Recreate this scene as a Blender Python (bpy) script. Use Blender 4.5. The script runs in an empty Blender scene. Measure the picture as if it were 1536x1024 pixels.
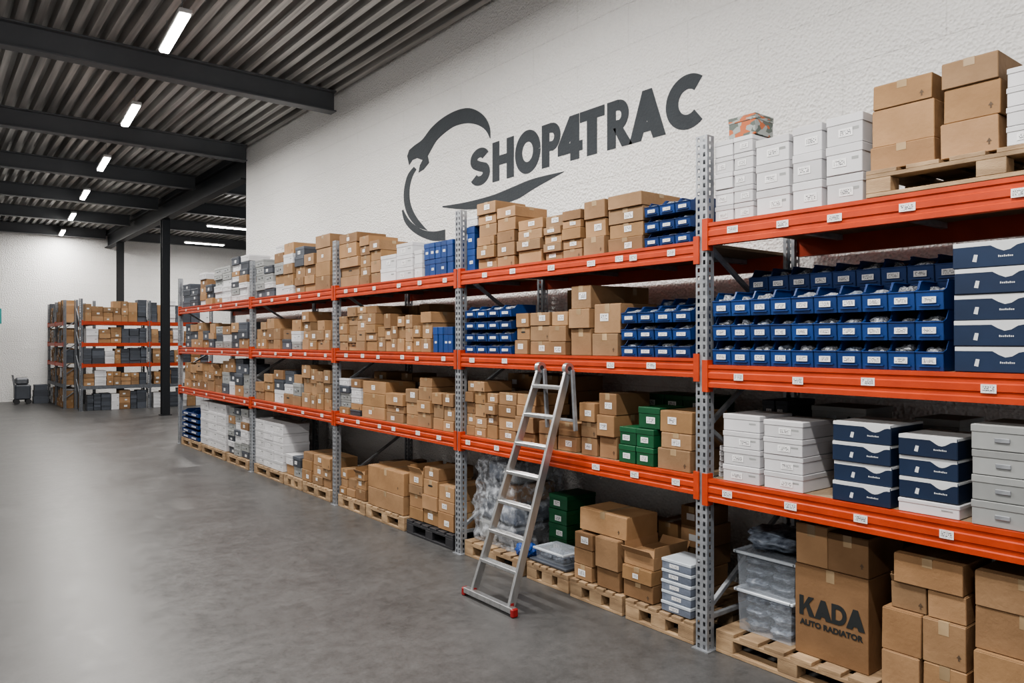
import bpy, bmesh, math, random
from mathutils import Matrix, Vector
R = random.Random(7)
U = R.uniform
SIN, COS, FPX, EYE = 0.618, 0.786, 1128.0, 2.01
COL = bpy.context.scene.collection
# survey helpers: turn measured bearings into metres along the rack / wall plane x
def Y(b, x):
    r = (b-768)/FPX
    return x*(COS-r*SIN)/(SIN+r*COS)
def Z(e, x, y):
    return EYE+(512-e)*(SIN*x+COS*y)/FPX

# ------------------------------------------------------------ materials
def nodes(name):
    m = bpy.data.materials.new(name); m.use_nodes = True
    nt = m.node_tree; return m, nt, nt.nodes, nt.links, nt.nodes['Principled BSDF']
def mat(name, c1, rough=.5, metal=0, c2=None, scale=6, bump=0, bscale=60, rand=.0, stretch=(1,1,1), coord='Object', spec=.5, emit=0, alpha=1, rvar=0, island=False, anoise=None, tints=None):
    m, nt, N, L, b = nodes(name)
    if c2 is None: c2 = tuple(v*.82 for v in c1)
    tc = N.new('ShaderNodeTexCoord'); mp = N.new('ShaderNodeMapping'); mp.inputs['Scale'].default_value = stretch
    L.new(tc.outputs[coord], mp.inputs[0])
    n = N.new('ShaderNodeTexNoise'); n.inputs['Scale'].default_value = scale; n.inputs['Detail'].default_value = 5
    L.new(mp.outputs[0], n.inputs['Vector'])
    cr = N.new('ShaderNodeValToRGB'); cr.color_ramp.elements[0].position = .3; cr.color_ramp.elements[1].position = .7
    cr.color_ramp.elements[0].color = (*c2, 1); cr.color_ramp.elements[1].color = (*c1, 1)
    L.new(n.outputs[0], cr.inputs[0]); out = cr.outputs[0]
    if rand or tints:
        if island: oi = N.new('ShaderNodeNewGeometry'); src = oi.outputs['Random Per Island']
        else: oi = N.new('ShaderNodeObjectInfo'); src = oi.outputs['Random']
        if tints:
            tr = N.new('ShaderNodeValToRGB'); tr.color_ramp.interpolation='CONSTANT'
            while len(tr.color_ramp.elements)<len(tints): tr.color_ramp.elements.new(.5)
            for i,t in enumerate(tints): tr.color_ramp.elements[i].position=i/len(tints); tr.color_ramp.elements[i].color=(*t,1)
            L.new(src, tr.inputs[0]); mm=N.new('ShaderNodeVectorMath'); mm.operation='MULTIPLY'
            L.new(out, mm.inputs[0]); L.new(tr.outputs[0], mm.inputs[1]); out=mm.outputs[0]
        else:
            mr = N.new('ShaderNodeMapRange')
            mr.inputs['To Min'].default_value = 1-rand; mr.inputs['To Max'].default_value = 1+rand*.6
            L.new(src, mr.inputs[0])
            mx = N.new('ShaderNodeVectorMath'); mx.operation = 'SCALE'
            L.new(out, mx.inputs[0]); L.new(mr.outputs[0], mx.inputs['Scale']); out = mx.outputs[0]
    L.new(out, b.inputs['Base Color'])
    b.inputs['Roughness'].default_value = rough; b.inputs['Metallic'].default_value = metal
    b.inputs['Specular IOR Level'].default_value = spec
    if rvar:
        mr2 = N.new('ShaderNodeMapRange'); mr2.inputs['To Min'].default_value = rough-rvar; mr2.inputs['To Max'].default_value = rough+rvar
        L.new(n.outputs[0], mr2.inputs[0]); L.new(mr2.outputs[0], b.inputs['Roughness'])
    if bump:
        n2 = N.new('ShaderNodeTexNoise'); n2.inputs['Scale'].default_value = bscale; n2.inputs['Detail'].default_value = 3
        L.new(mp.outputs[0], n2.inputs['Vector'])
        bp = N.new('ShaderNodeBump'); bp.inputs['Strength'].default_value = bump; bp.inputs['Distance'].default_value = .01
        L.new(n2.outputs[0], bp.inputs['Height']); L.new(bp.outputs[0], b.inputs['Normal'])
    if emit:
        b.inputs['Emission Color'].default_value = (*c1, 1); b.inputs['Emission Strength'].default_value = emit
    if alpha < 1: b.inputs['Alpha'].default_value = alpha
    if anoise:
        ar = N.new('ShaderNodeMapRange'); ar.inputs['From Min'].default_value=.4; ar.inputs['From Max'].default_value=.65
        ar.inputs['To Min'].default_value=anoise[0]; ar.inputs['To Max'].default_value=anoise[1]
        L.new(n.outputs[0], ar.inputs[0]); L.new(ar.outputs[0], b.inputs['Alpha'])
    return m
M = {}
CC1,CC2=(.385,.238,.130),(.29,.175,.092)
TI=[(1,1,1),(.82,.80,.78),(1.12,1.10,1.05),(.68,.64,.60),(.95,.90,.84),(1.05,1.0,.92),(.78,.80,.82),(.9,.86,.76),(1.13,1.12,1.12),(.86,.86,.86)]
TI=[tuple(v*.86 for v in t) for t in TI]
M['card'] = mat('cardboard', CC1, .78, c2=CC2, scale=4, bump=.25, bscale=30, tints=TI)
M['cardmany'] = mat('cardboard_stacked', CC1, .78, c2=CC2, scale=4, tints=TI, island=True)
M['tape'] = mat('packing_tape', (.43,.32,.20), .25, c2=(.33,.235,.14), rand=.25)
M['white'] = mat('white_card', (.60,.60,.62), .55, c2=(.52,.52,.54), scale=4, rand=.14)
M['navy'] = mat('navy_card', (.012,.028,.07), .45, c2=(.010,.022,.055), rand=.2)
M['offw'] = mat('pale_print', (.62,.64,.66), .5)
M['grey'] = mat('grey_card', (.30,.31,.31), .6, c2=(.24,.25,.25), rand=.15)
M['blue'] = mat('blue_plastic', (.013,.050,.19), .42, c2=(.010,.040,.155), rand=.25)
M['bluefilm'] = mat('blue_film_bag', (.02,.09,.38), .22, c2=(.01,.04,.18), scale=14, bump=.8, bscale=20)
M['green'] = mat('green_card', (.014,.105,.045), .4, c2=(.010,.08,.034), rand=.3)
M['dark'] = mat('dark_plastic', (.03,.03,.035), .5)
M['packblue'] = mat('grey_blue_plastic', (.20,.23,.29), .3, c2=(.09,.105,.14), scale=14, rand=.2)
M['darkcase'] = mat('slate_plastic', (.07,.08,.10), .5, rand=.4)
M['orange'] = mat('orange_powder_coat', (.47,.055,.015), .45, c2=(.37,.042,.013), scale=7, bump=.08, rand=.12)
M['galv'] = mat('galvanised_steel', (.40,.42,.45), .42, .5, c2=(.25,.265,.29), scale=14)
M['galvd'] = mat('weathered_grey_steel', (.16,.17,.19), .5, .3, c2=(.11,.12,.135), scale=14)
M['alu'] = mat('brushed_aluminium', (.56,.57,.58), .30, .85, c2=(.44,.45,.46), stretch=(1,1,.1), scale=30)
M['red'] = mat('red_rubber', (.30,.02,.02), .5)
M['wood'] = mat('pallet_wood', (.44,.31,.19), .8, c2=(.24,.16,.095), scale=5, stretch=(4,1,4), bump=.3, rand=.25)
M['chip'] = mat('chipboard', (.33,.25,.17), .8, c2=(.25,.18,.12), scale=60)
M['steel'] = mat('painted_steel', (.115,.122,.132), .5, c2=(.098,.105,.115), scale=2)
M['girder'] = mat('dark_girder_paint', (.018,.021,.026), .6, c2=(.014,.016,.02), scale=2, spec=.3)
M['black'] = mat('black_steel', (.012,.014,.018), .5)
M['tube'] = mat('lamp_diffuser', (1,.97,.92), .4, c2=(1,.97,.92), emit=26)
M['lampw'] = mat('lamp_housing', (.7,.7,.7), .4)
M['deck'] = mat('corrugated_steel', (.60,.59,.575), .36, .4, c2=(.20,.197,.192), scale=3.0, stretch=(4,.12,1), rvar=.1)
M['film'] = mat('clear_film', (.70,.74,.80), .08, c2=(.45,.48,.53), scale=18, bump=1.0, bscale=12, anoise=(.12,.55))
M['toteplastic'] = mat('clear_tote_plastic', (.64,.70,.78), .1, c2=(.55,.60,.68), scale=7, bump=.3, bscale=8, alpha=.22)
M['bag'] = mat('plastic_bag', (.60,.63,.68), .2, c2=(.06,.065,.08), scale=15, bump=.9, bscale=26, rand=.4)
M['darkbag'] = mat('dark_bagged_parts', (.24,.28,.34), .2, c2=(.05,.06,.085), scale=7, bump=.3, bscale=12, rand=.4)
M['greybag'] = mat('grey_bagged_parts', (.30,.32,.35), .3, c2=(.10,.11,.125), scale=8, bump=.8, bscale=10, rand=.4)
M['rim'] = mat('translucent_rim', (.55,.60,.66), .3)
M['ink'] = mat('printed_ink', (.02,.024,.026), .6)
M['brownink'] = mat('faded_print', (.10,.065,.04), .7)
M['logo'] = mat('logo_paint', (.036,.044,.053), .75, c2=(.030,.037,.045), bump=.5, bscale=40)
M['teal'] = mat('teal_sign', (.03,.3,.3), .5)

def floor_mat():
    m, nt, N, L, b = nodes('polished_concrete')
    tc = N.new('ShaderNodeTexCoord')
    def noi(s, d, dist=0, ro=.65):
        n = N.new('ShaderNodeTexNoise'); n.inputs['Scale'].default_value = s; n.inputs['Detail'].default_value = d
        n.inputs['Roughness'].default_value = ro; n.inputs['Distortion'].default_value = dist
        L.new(tc.outputs['Object'], n.inputs['Vector']); return n
    a = noi(1.1, 15, .2, .76); c = noi(9, 12, .2, .78); e = noi(50, 6, 0, .75)
    def mth(op, x, y):
        k = N.new('ShaderNodeMath'); k.operation = op
        for i, v in enumerate((x, y)):
            if isinstance(v, float): k.inputs[i].default_value = v
            else: L.new(v, k.inputs[i])
        return k.outputs[0]
    s = mth('ADD', mth('MULTIPLY', a.outputs[0], .34), mth('ADD', mth('MULTIPLY', c.outputs[0], .38), mth('MULTIPLY', e.outputs[0], .28)))
    cr = N.new('ShaderNodeValToRGB'); cr.color_ramp.elements[0].position = .40; cr.color_ramp.elements[1].position = .60
    cr.color_ramp.elements[0].color = (.054,.054,.0545, 1); cr.color_ramp.elements[1].color = (.112,.112,.113, 1)
    L.new(s, cr.inputs[0]); L.new(cr.outputs[0], b.inputs['Base Color'])
    mr = N.new('ShaderNodeMapRange'); mr.inputs['From Min'].default_value=.42; mr.inputs['From Max'].default_value=.58
    mr.inputs['To Min'].default_value = .31; mr.inputs['To Max'].default_value = .43
    L.new(s, mr.inputs[0]); L.new(mr.outputs[0], b.inputs['Roughness'])
    b.inputs['Specular IOR Level'].default_value = .30
    bp = N.new('ShaderNodeBump'); bp.inputs['Strength'].default_value = .05; bp.inputs['Distance'].default_value = .002
    L.new(e.outputs[0], bp.inputs['Height']); L.new(bp.outputs[0], b.inputs['Normal'])
    return m
def wall_mat(name, ax):
    m, nt, N, L, b = nodes(name)
    tc = N.new('ShaderNodeTexCoord'); sp = N.new('ShaderNodeSeparateXYZ'); cb = N.new('ShaderNodeCombineXYZ')
    L.new(tc.outputs['Object'], sp.inputs[0]); L.new(sp.outputs[ax], cb.inputs[0]); L.new(sp.outputs[2], cb.inputs[1])
    br = N.new('ShaderNodeTexBrick'); br.inputs['Scale'].default_value = 1
    br.inputs['Brick Width'].default_value = 1.4; br.inputs['Row Height'].default_value = .40
    br.inputs['Mortar Size'].default_value = .007; br.inputs['Mortar Smooth'].default_value = .7
    br.inputs['Color1'].default_value = (1,1,1,1); br.inputs['Color2'].default_value = (.98,.98,.98,1); br.inputs['Mortar'].default_value = (.91,.91,.91,1)
    L.new(cb.outputs[0], br.inputs[0])
    n = N.new('ShaderNodeTexNoise'); n.inputs['Scale'].default_value = 34; n.inputs['Detail'].default_value = 7; n.inputs['Roughness'].default_value=.72
    v = N.new('ShaderNodeTexVoronoi'); v.inputs['Scale'].default_value = 38
    L.new(tc.outputs['Object'], n.inputs['Vector']); L.new(tc.outputs['Object'], v.inputs['Vector'])
    big = N.new('ShaderNodeTexNoise'); big.inputs['Scale'].default_value = .6; L.new(tc.outputs['Object'], big.inputs['Vector'])
    cr = N.new('ShaderNodeValToRGB'); cr.color_ramp.elements[0].color = (.86,.858,.852,1); cr.color_ramp.elements[1].color = (.92,.918,.912,1)
    L.new(big.outputs[0], cr.inputs[0])
    mx = N.new('ShaderNodeMix'); mx.data_type = 'RGBA'; mx.blend_type = 'MULTIPLY'; mx.inputs['Factor'].default_value = 1
    L.new(cr.outputs[0], mx.inputs['A']); L.new(br.outputs['Color'], mx.inputs['B']); L.new(mx.outputs['Result'], b.inputs['Base Color'])
    b.inputs['Roughness'].default_value = .65
    ad = N.new('ShaderNodeMath'); ad.operation = 'ADD'; L.new(n.outputs[0], ad.inputs[0]); L.new(v.outputs['Distance'], ad.inputs[1])
    bp = N.new('ShaderNodeBump'); bp.inputs['Strength'].default_value = 1; bp.inputs['Distance'].default_value = .017
    L.new(ad.outputs[0], bp.inputs['Height'])
    b2 = N.new('ShaderNodeBump'); b2.inputs['Strength'].default_value = .5; b2.inputs['Distance'].default_value = .008; b2.invert = True
    L.new(br.outputs['Fac'], b2.inputs['Height']); L.new(bp.outputs[0], b2.inputs['Normal']); L.new(b2.outputs[0], b.inputs['Normal'])
    return m
def sticker_mat():
    m, nt, N, L, b = nodes('printed_sticker')
    tc = N.new('ShaderNodeTexCoord'); sp = N.new('ShaderNodeSeparateXYZ'); L.new(tc.outputs['Generated'], sp.inputs[0])
    oi = N.new('ShaderNodeObjectInfo')
    def mth(op, *a):
        k = N.new('ShaderNodeMath'); k.operation = op
        for i, v in enumerate(a):
            if isinstance(v,(float,int)): k.inputs[i].default_value = v
            else: L.new(v, k.inputs[i])
        return k.outputs[0]
    y,z = sp.outputs[1], sp.outputs[2]
    row = mth('FLOOR', mth('MULTIPLY', z, 5.0)); fr = mth('FRACT', mth('MULTIPLY', z, 5.0))
    cb = N.new('ShaderNodeCombineXYZ'); L.new(mth('MULTIPLY', y, 16.0), cb.inputs[0]); L.new(mth('MULTIPLY', row, 7.3), cb.inputs[1]); L.new(mth('MULTIPLY', oi.outputs['Random'], 90.0), cb.inputs[2])
    n = N.new('ShaderNodeTexNoise'); n.inputs['Scale'].default_value = 1; n.inputs['Detail'].default_value = 1; L.new(cb.outputs[0], n.inputs['Vector'])
    t = mth('GREATER_THAN', n.outputs[0], .47)
    for c in (mth('GREATER_THAN', fr, .22), mth('LESS_THAN', fr, .80), mth('GREATER_THAN', y, .1), mth('LESS_THAN', y, .9), mth('GREATER_THAN', z, .12), mth('LESS_THAN', z, .88)): t = mth('MULTIPLY', t, c)
    mx = N.new('ShaderNodeMix'); mx.data_type='RGBA'; L.new(t, mx.inputs['Factor']); mx.inputs['A'].default_value=(.76,.76,.77,1); mx.inputs['B'].default_value=(.06,.06,.07,1)
    L.new(mx.outputs['Result'], b.inputs['Base Color']); b.inputs['Roughness'].default_value = .5
    return m
def printed_mat():
    m, nt, N, L, b = nodes('colour_print')
    tc = N.new('ShaderNodeTexCoord'); v = N.new('ShaderNodeTexVoronoi'); v.inputs['Scale'].default_value = 4
    L.new(tc.outputs['Generated'], v.inputs['Vector']); sp = N.new('ShaderNodeSeparateColor'); L.new(v.outputs['Color'], sp.inputs[0])
    cr = N.new('ShaderNodeValToRGB'); cr.color_ramp.interpolation = 'CONSTANT'
    cr.color_ramp.elements[0].color = (.26,.28,.27,1); cr.color_ramp.elements[1].position = .72; cr.color_ramp.elements[1].color = (.38,.09,.02,1)
    e = cr.color_ramp.elements.new(.35); e.color = (.07,.09,.08,1)
    L.new(sp.outputs[0], cr.inputs[0]); L.new(cr.outputs[0], b.inputs['Base Color']); b.inputs['Roughness'].default_value = .35
    return m
M['floor'] = floor_mat(); M['wally'] = wall_mat('painted_blockwork', 1); M['wallx'] = wall_mat('painted_blockwork_back', 0)
M['stick'] = sticker_mat(); M['print'] = printed_mat()

# ------------------------------------------------------------ mesh helpers
class MB:
    def __init__(s): s.v=[]; s.f=[]; s.m=[]
    def add(s, vs, fs, mi=0):
        o=len(s.v); s.v+= [tuple(v) for v in vs]
        for f in fs: s.f.append([o+i for i in f]); s.m.append(mi)
    def box(s, x0,x1,y0,y1,z0,z1, b=0, mi=0):
        if b<=0:
            vs=[(x,y,z) for x in (x0,x1) for y in (y0,y1) for z in (z0,z1)]
            s.add(vs, [(0,1,3,2),(4,6,7,5),(0,4,5,1),(2,3,7,6),(0,2,6,4),(1,5,7,3)], mi); return s
        X=(x0,x1);Yy=(y0,y1);Zz=(z0,z1); vs=[]; ix={}
        sg=lambda i: b if i==0 else -b
        for i in (0,1):
            for j in (0,1):
                for k in (0,1):
                    ix[i,j,k]=len(vs)
                    vs+=[(X[i],Yy[j]+sg(j),Zz[k]+sg(k)),(X[i]+sg(i),Yy[j],Zz[k]+sg(k)),(X[i]+sg(i),Yy[j]+sg(j),Zz[k])]
        fs=[]
        for i in (0,1):
            fs.append([ix[i,0,0],ix[i,1,0],ix[i,1,1],ix[i,0,1]])
            fs.append([ix[0,i,0]+1,ix[1,i,0]+1,ix[1,i,1]+1,ix[0,i,1]+1])
            fs.append([ix[0,0,i]+2,ix[1,0,i]+2,ix[1,1,i]+2,ix[0,1,i]+2])
            for j in (0,1):
                fs.append([ix[i,j,0],ix[i,j,1],ix[i,j,1]+1,ix[i,j,0]+1])
                fs.append([ix[i,0,j],ix[i,1,j],ix[i,1,j]+2,ix[i,0,j]+2])
                fs.append([ix[0,i,j]+1,ix[1,i,j]+1,ix[1,i,j]+2,ix[0,i,j]+2])
                for k in (0,1): fs.append([ix[i,j,k],ix[i,j,k]+1,ix[i,j,k]+2])
        s.add(vs,fs,mi); return s
    def prism(s, poly, axis, a0, a1, mi=0):
        n=len(poly); vs=[]
        for a in (a0,a1):
            for p,q in poly:
                vs.append((a,p,q) if axis=='x' else (p,a,q) if axis=='y' else (p,q,a))
        fs=[list(range(n)), list(range(2*n-1,n-1,-1))]+[(i,(i+1)%n,n+(i+1)%n,n+i) for i in range(n)]
        s.add(vs,fs,mi); return s
    def bar(s, p0, p1, w, d, b=.003, side=Vector((0,1,0)), mi=0):
        p0=Vector(p0);p1=Vector(p1); z=(p1-p0); ln=z.length; z.normalize(); y=(side-side.dot(z)*z).normalized(); x=y.cross(z)
        t=MB().box(-d/2,d/2,-w/2,w/2,0,ln,b); mt=Matrix((x,y,z)).transposed()
        s.add([p0+mt@Vector(v) for v in t.v], t.f, mi); return s
    def cyl(s, c, axis, r, l, n=16, mi=0):
        poly=[(r*math.cos(2*math.pi*i/n),r*math.sin(2*math.pi*i/n)) for i in range(n)]
        c=Vector(c); t=MB().prism(poly,axis,-l/2,l/2); s.add([c+Vector(v) for v in t.v],t.f,mi); return s
    def mesh(s, name, *mats, recalc=True):
        me=bpy.data.meshes.new(name); me.from_pydata(s.v,[],s.f)
        for m in mats: me.materials.append(m)
        me.polygons.foreach_set('material_index', s.m)
        if recalc:
            bm=bmesh.new(); bm.from_mesh(me); bmesh.ops.recalc_face_normals(bm,faces=bm.faces); bm.to_mesh(me); bm.free()
        me.update(); return me
def obj(name, me, loc=(0,0,0), rz=0, parent=None, label=None, cat=None, group=None, kind=None):
    o=bpy.data.objects.new(name, me); o.location=loc; o.rotation_euler=(0,0,rz); COL.objects.link(o)
    if parent: o.parent=parent
    if label: o['label']=label
    if cat: o['category']=cat
    if group: o['group']=group
    if kind: o['kind']=kind
    return o

# ------------------------------------------------------------ room
def struct(name, me): return obj(name, me, kind='structure')
WX=5.25; WEND=15.5; BY=30.0; CE=5.95
struct('floor', MB().box(-9.3,12.3,-7,30.3,-.2,0).mesh('floor',M['floor']))
struct('wall_right', MB().box(WX,WX+.25,-7,WEND,0,6.04).mesh('wall_right',M['wally']))
struct('wall_back', MB().box(-9.3,12.3,BY,BY+.3,0,6.04).mesh('wall_back',M['wallx']))
struct('wall_left', MB().box(-9.3,-9,-7,BY,0,6.04).mesh('wall_left',M['wally']))
struct('wall_side', MB().box(12,12.3,WEND,BY,0,6.04).mesh('wall_side',M['wally']))
c=MB(); x=-9.3; pts=[]
while x<12.3:
    pts+=[(x,CE),(x+.085,CE),(x+.105,CE+.12),(x+.18,CE+.12)]; x+=.20
vs=[]; 
for p in pts: vs+= [(p[0],-7,p[1]),(p[0],30.3,p[1])]
c.add(vs,[(2*i,2*i+1,2*i+3,2*i+2) for i in range(len(pts)-1)])
c.box(-9.3,12.4,-7,30.3,CE+.13,CE+.2)
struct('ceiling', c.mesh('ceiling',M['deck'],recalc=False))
for i,yb in enumerate((4.3,11.1,15.2,18.75,22.3,25.9,29.75)):
    for (xa,xb) in ((-9,WX-.11),)+(((WX+.11,12),) if yb>16 else ()):
        m=MB(); h0=CE-.33
        m.box(xa,xb,yb-.1,yb+.1,h0,h0+.022,.003).box(xa,xb,yb-.1,yb+.1,CE-.023,CE-.001,.003).box(xa,xb,yb-.008,yb+.008,h0+.02,CE-.02)
        obj('ceiling_beam', m.mesh('ceiling_beam',M['steel']), label='dark grey steel I-beam under the corrugated roof deck', cat='beam', group='roof beams')
m=MB(); g0,g1=5.33,5.80
m.box(WX-.11,WX+.11,WEND+.01,BY-.01,g0,g0+.03,.003).box(WX-.11,WX+.11,WEND+.01,BY-.01,g1-.03,g1,.003).box(WX-.01,WX+.01,WEND+.01,BY-.01,g0+.03,g1-.03)
m.box(WX-.06,WX+.06,WEND+.01,BY-.01,g1,CE-.001)
obj('roof_girder', m.mesh('roof_girder',M['girder']), label='deep dark steel girder beyond the end of the block wall', cat='beam')
for yb in (22.0,27.9):
    m=MB().box(-.1,.1,-.1,-.085,0,g0-.002).box(-.1,.1,.085,.1,0,g0-.002).box(-.008,.008,-.09,.09,0,g0-.002).box(-.14,.14,-.14,.14,0,.02)
    obj('steel_column', m.mesh('steel_column',M['black']), (WX,yb,0), label='black steel H-section column carrying the roof girder', cat='column', group='roof columns')
obj('wall_sign', MB().box(0,.35,-.02,0,0,.5,.005).mesh('wall_sign',M['teal']), (1.75,BY-.001,2.6), label='small teal sign on the white back wall', cat='sign')

# lamps
def lamp(x,y,z,rz,L=1.35,label='glowing white linear tube lamp under the roof deck',power=140):
    e=obj('ceiling_lamp', None, (x,y,z), rz, label=label, cat='lamp', group='linear ceiling lamps')
    obj('housing', MB().box(-.07,.07,-L/2,L/2,.03,.08,.008).mesh('housing',M['lampw']), parent=e)
    obj('diffuser', MB().box(-.055,.055,-L/2+.03,L/2-.03,0,.03,.01).mesh('diffuser',M['tube']), parent=e)
    for s in (-1,1): obj('suspension_wire', MB().cyl((0,s*L*.35,.08+(CE-z-.08)/2),'z',.004,CE-z-.085,6).mesh('wire',M['galv']), parent=e)
    l=bpy.data.lights.new('lamp_light','AREA'); l.shape='RECTANGLE'; l.size=.1; l.size_y=L-.1; l.energy=power; l.color=(1,.96,.905)
    o=bpy.data.objects.new('lamp_light',l); o.location=(0,0,-.006); o.parent=e; COL.objects.link(o)
sk=-math.atan((3.7-2.34)/(29.4-9.4))
for x,y in ((2.34,9.4),(2.64,13.25),(2.93,17.2),(3.18,21.1),(3.45,25.0),(3.7,28.9)): lamp(x,y,5.6,sk,power=140 if y<20 else 100)
lamp(7.3,23.0,5.4,math.pi/2,power=140); lamp(7.8,27.3,5.4,math.pi/2,power=130)
for y in (1.2,5.4): lamp(1.7 if y<4 else 2.05,y,5.6,sk,power=225)  # out of view: row carried on towards the camera, added to light the racks
for y in (-2,3,8,13,18,23): lamp(-2.6,y,5.6,0,power=160 if y<17 else 110)  # extra unseen lamp row, added only to spread more light through the hall

# ------------------------------------------------------------ rack
D=4.0; RB=5.02
POST={}
def post_mesh(h,mk='galv'):
    k=(round(h,2),mk)
    if k in POST: return POST[k]
    m=MB(); cols=[-.045,-.031,-.013,.013,.031,.045]; p=.05; nz=int(h/p)
    for i in range(nz):
        zs=[i*p,i*p+.011,i*p+.039,(i+1)*p]
        for r in range(3):
            for cc in range(5):
                if r==1 and cc in (1,3): continue
                m.add([(0,cols[cc],zs[r]),(0,cols[cc+1],zs[r]),(0,cols[cc+1],zs[r+1]),(0,cols[cc],zs[r+1])],[(0,1,2,3)])
            for sy in (-.045,.045):
                xs=[0,.022,.04,.07]
                for cc in range(3):
                    if r==1 and cc==1: continue
                    m.add([(xs[cc],sy,zs[r]),(xs[cc+1],sy,zs[r]),(xs[cc+1],sy,zs[r+1]),(xs[cc],sy,zs[r+1])],[(0,1,2,3)])
    H=nz*p
    for sy in (-1,1): m.box(.068,.072,min(sy*.045,sy*.02),max(sy*.045,sy*.02),0,H)
    m.box(-.02,.10,-.065,.065,0,.006)
    POST[k]=m.mesh('upright_post',M[mk],recalc=False); return POST[k]
BPROF=[(0,0),(0,-.022),(.007,-.028),(.007,-.046),(0,-.052),(0,-.084),(.007,-.09),(.007,-.108),(0,-.114),(0,-.14),(.05,-.14),(.05,0)]
def beam(parent,x,ya,yb,z,hgt=.14,flip=False,labels=(),colr='orange'):
    s=hgt/.14; sg=-1 if flip else 1
    m=MB().prism([(sg*(p-.008),q*s) for p,q in BPROF],'y',ya+.002,yb-.002)
    if not flip:
        for yy,d in ((ya,-1),(yb,1)):
            a,b=sorted((yy,yy+d*.032)); m.box(-.012,-.002,a,b,-.17*s,.03)
            a,b=sorted((yy-d*.012,yy)); m.box(-.012,.045,a,b,-.17*s,.03)
    o=obj('shelf_beam', m.mesh('shelf_beam',M[colr]), (x,0,z), parent=parent)
    for yl in labels:
        w=U(.065,.085); obj('shelf_label', MB().box(-.0105,-.0085,-w/2,w/2,-.021,.021).mesh('shelf_label',M['stick']), (0,yl,-.068*s+U(-.008,.008)), parent=o)
    return o
rack=obj('pallet_rack', None, (0,0,0), label='long orange and galvanised pallet rack loaded with boxes', cat='rack')
P=[.29,3.09,5.915,8.63,11.61,15.73]; PH=[3.35,3.35,3.25,3.25,3.30,3.30]
for y,h in zip(P,PH):
    obj('upright_post', post_mesh(h), (D,y,0), parent=rack)
    r=obj('upright_post', post_mesh(h), (RB+.07,y,0), math.pi, parent=rack)
    zz=.25; k=0
    while zz<h-.65:
        a,b=(D+.06,RB+.01) if k%2==0 else (RB+.01,D+.06)
        obj('brace', MB().bar((a,y,zz),(b,y,zz+.6),.03,.03).mesh('brace',M['galv']), parent=rack); zz+=.6; k+=1
    obj('brace', MB().bar((D+.06,y,.2),(RB+.01,y,.2),.03,.03).mesh('brace',M['galv']), parent=rack)
LV={'A':(1.125,1.86,2.775)}
for k in 'BCDE': LV[k]=(1.13,1.90,2.668)
BAY={'A':(P[0],P[1]),'B':(P[1],P[2]),'C':(P[2],P[3]),'D':(P[3],P[4]),'E':(P[4],P[5])}
LB={('A',2):(1100,1175,1253,1362,1530),('A',1):(1109,1198,1303,1484),('A',0):(1092,1187,1292,1421),
    ('B',2):(728,770,828,888,930,951,1008),('B',1):(709,758,917,978),('B',0):(703,746,895,953,1015)}
for k,(ya,yb) in BAY.items():
    ya+=.045; yb-=.045
    for i,z in enumerate(LV[k]):
        if (k,i) in LB: ls=[Y(b,D) for b in LB[k,i]]
        else:
            n=6 if k=='C' else 5; ls=[ya+(yb-ya)*(j+.5+U(-.25,.25))/n for j in range(n)]
        hg=.145 if k=='A' else .125
        beam(rack,D,ya,yb,z,hg,labels=ls); beam(rack,RB+.07,ya,yb,z,hg,flip=True)
        obj('shelf_panel', MB().box(D+.045,RB+.02,ya+.005,yb-.005,-.022,-.001).mesh('shelf_panel',M['chip']), (0,0,z), parent=rack)
        for j in range(4):
            yy=ya+(yb-ya)*(j+.5)/4
            obj('support_bar', MB().box(D+.044,RB+.02,-.02,.02,-.06,-.023,.003).mesh('support_bar',M['galv']), (0,yy,z), parent=rack)

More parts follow.
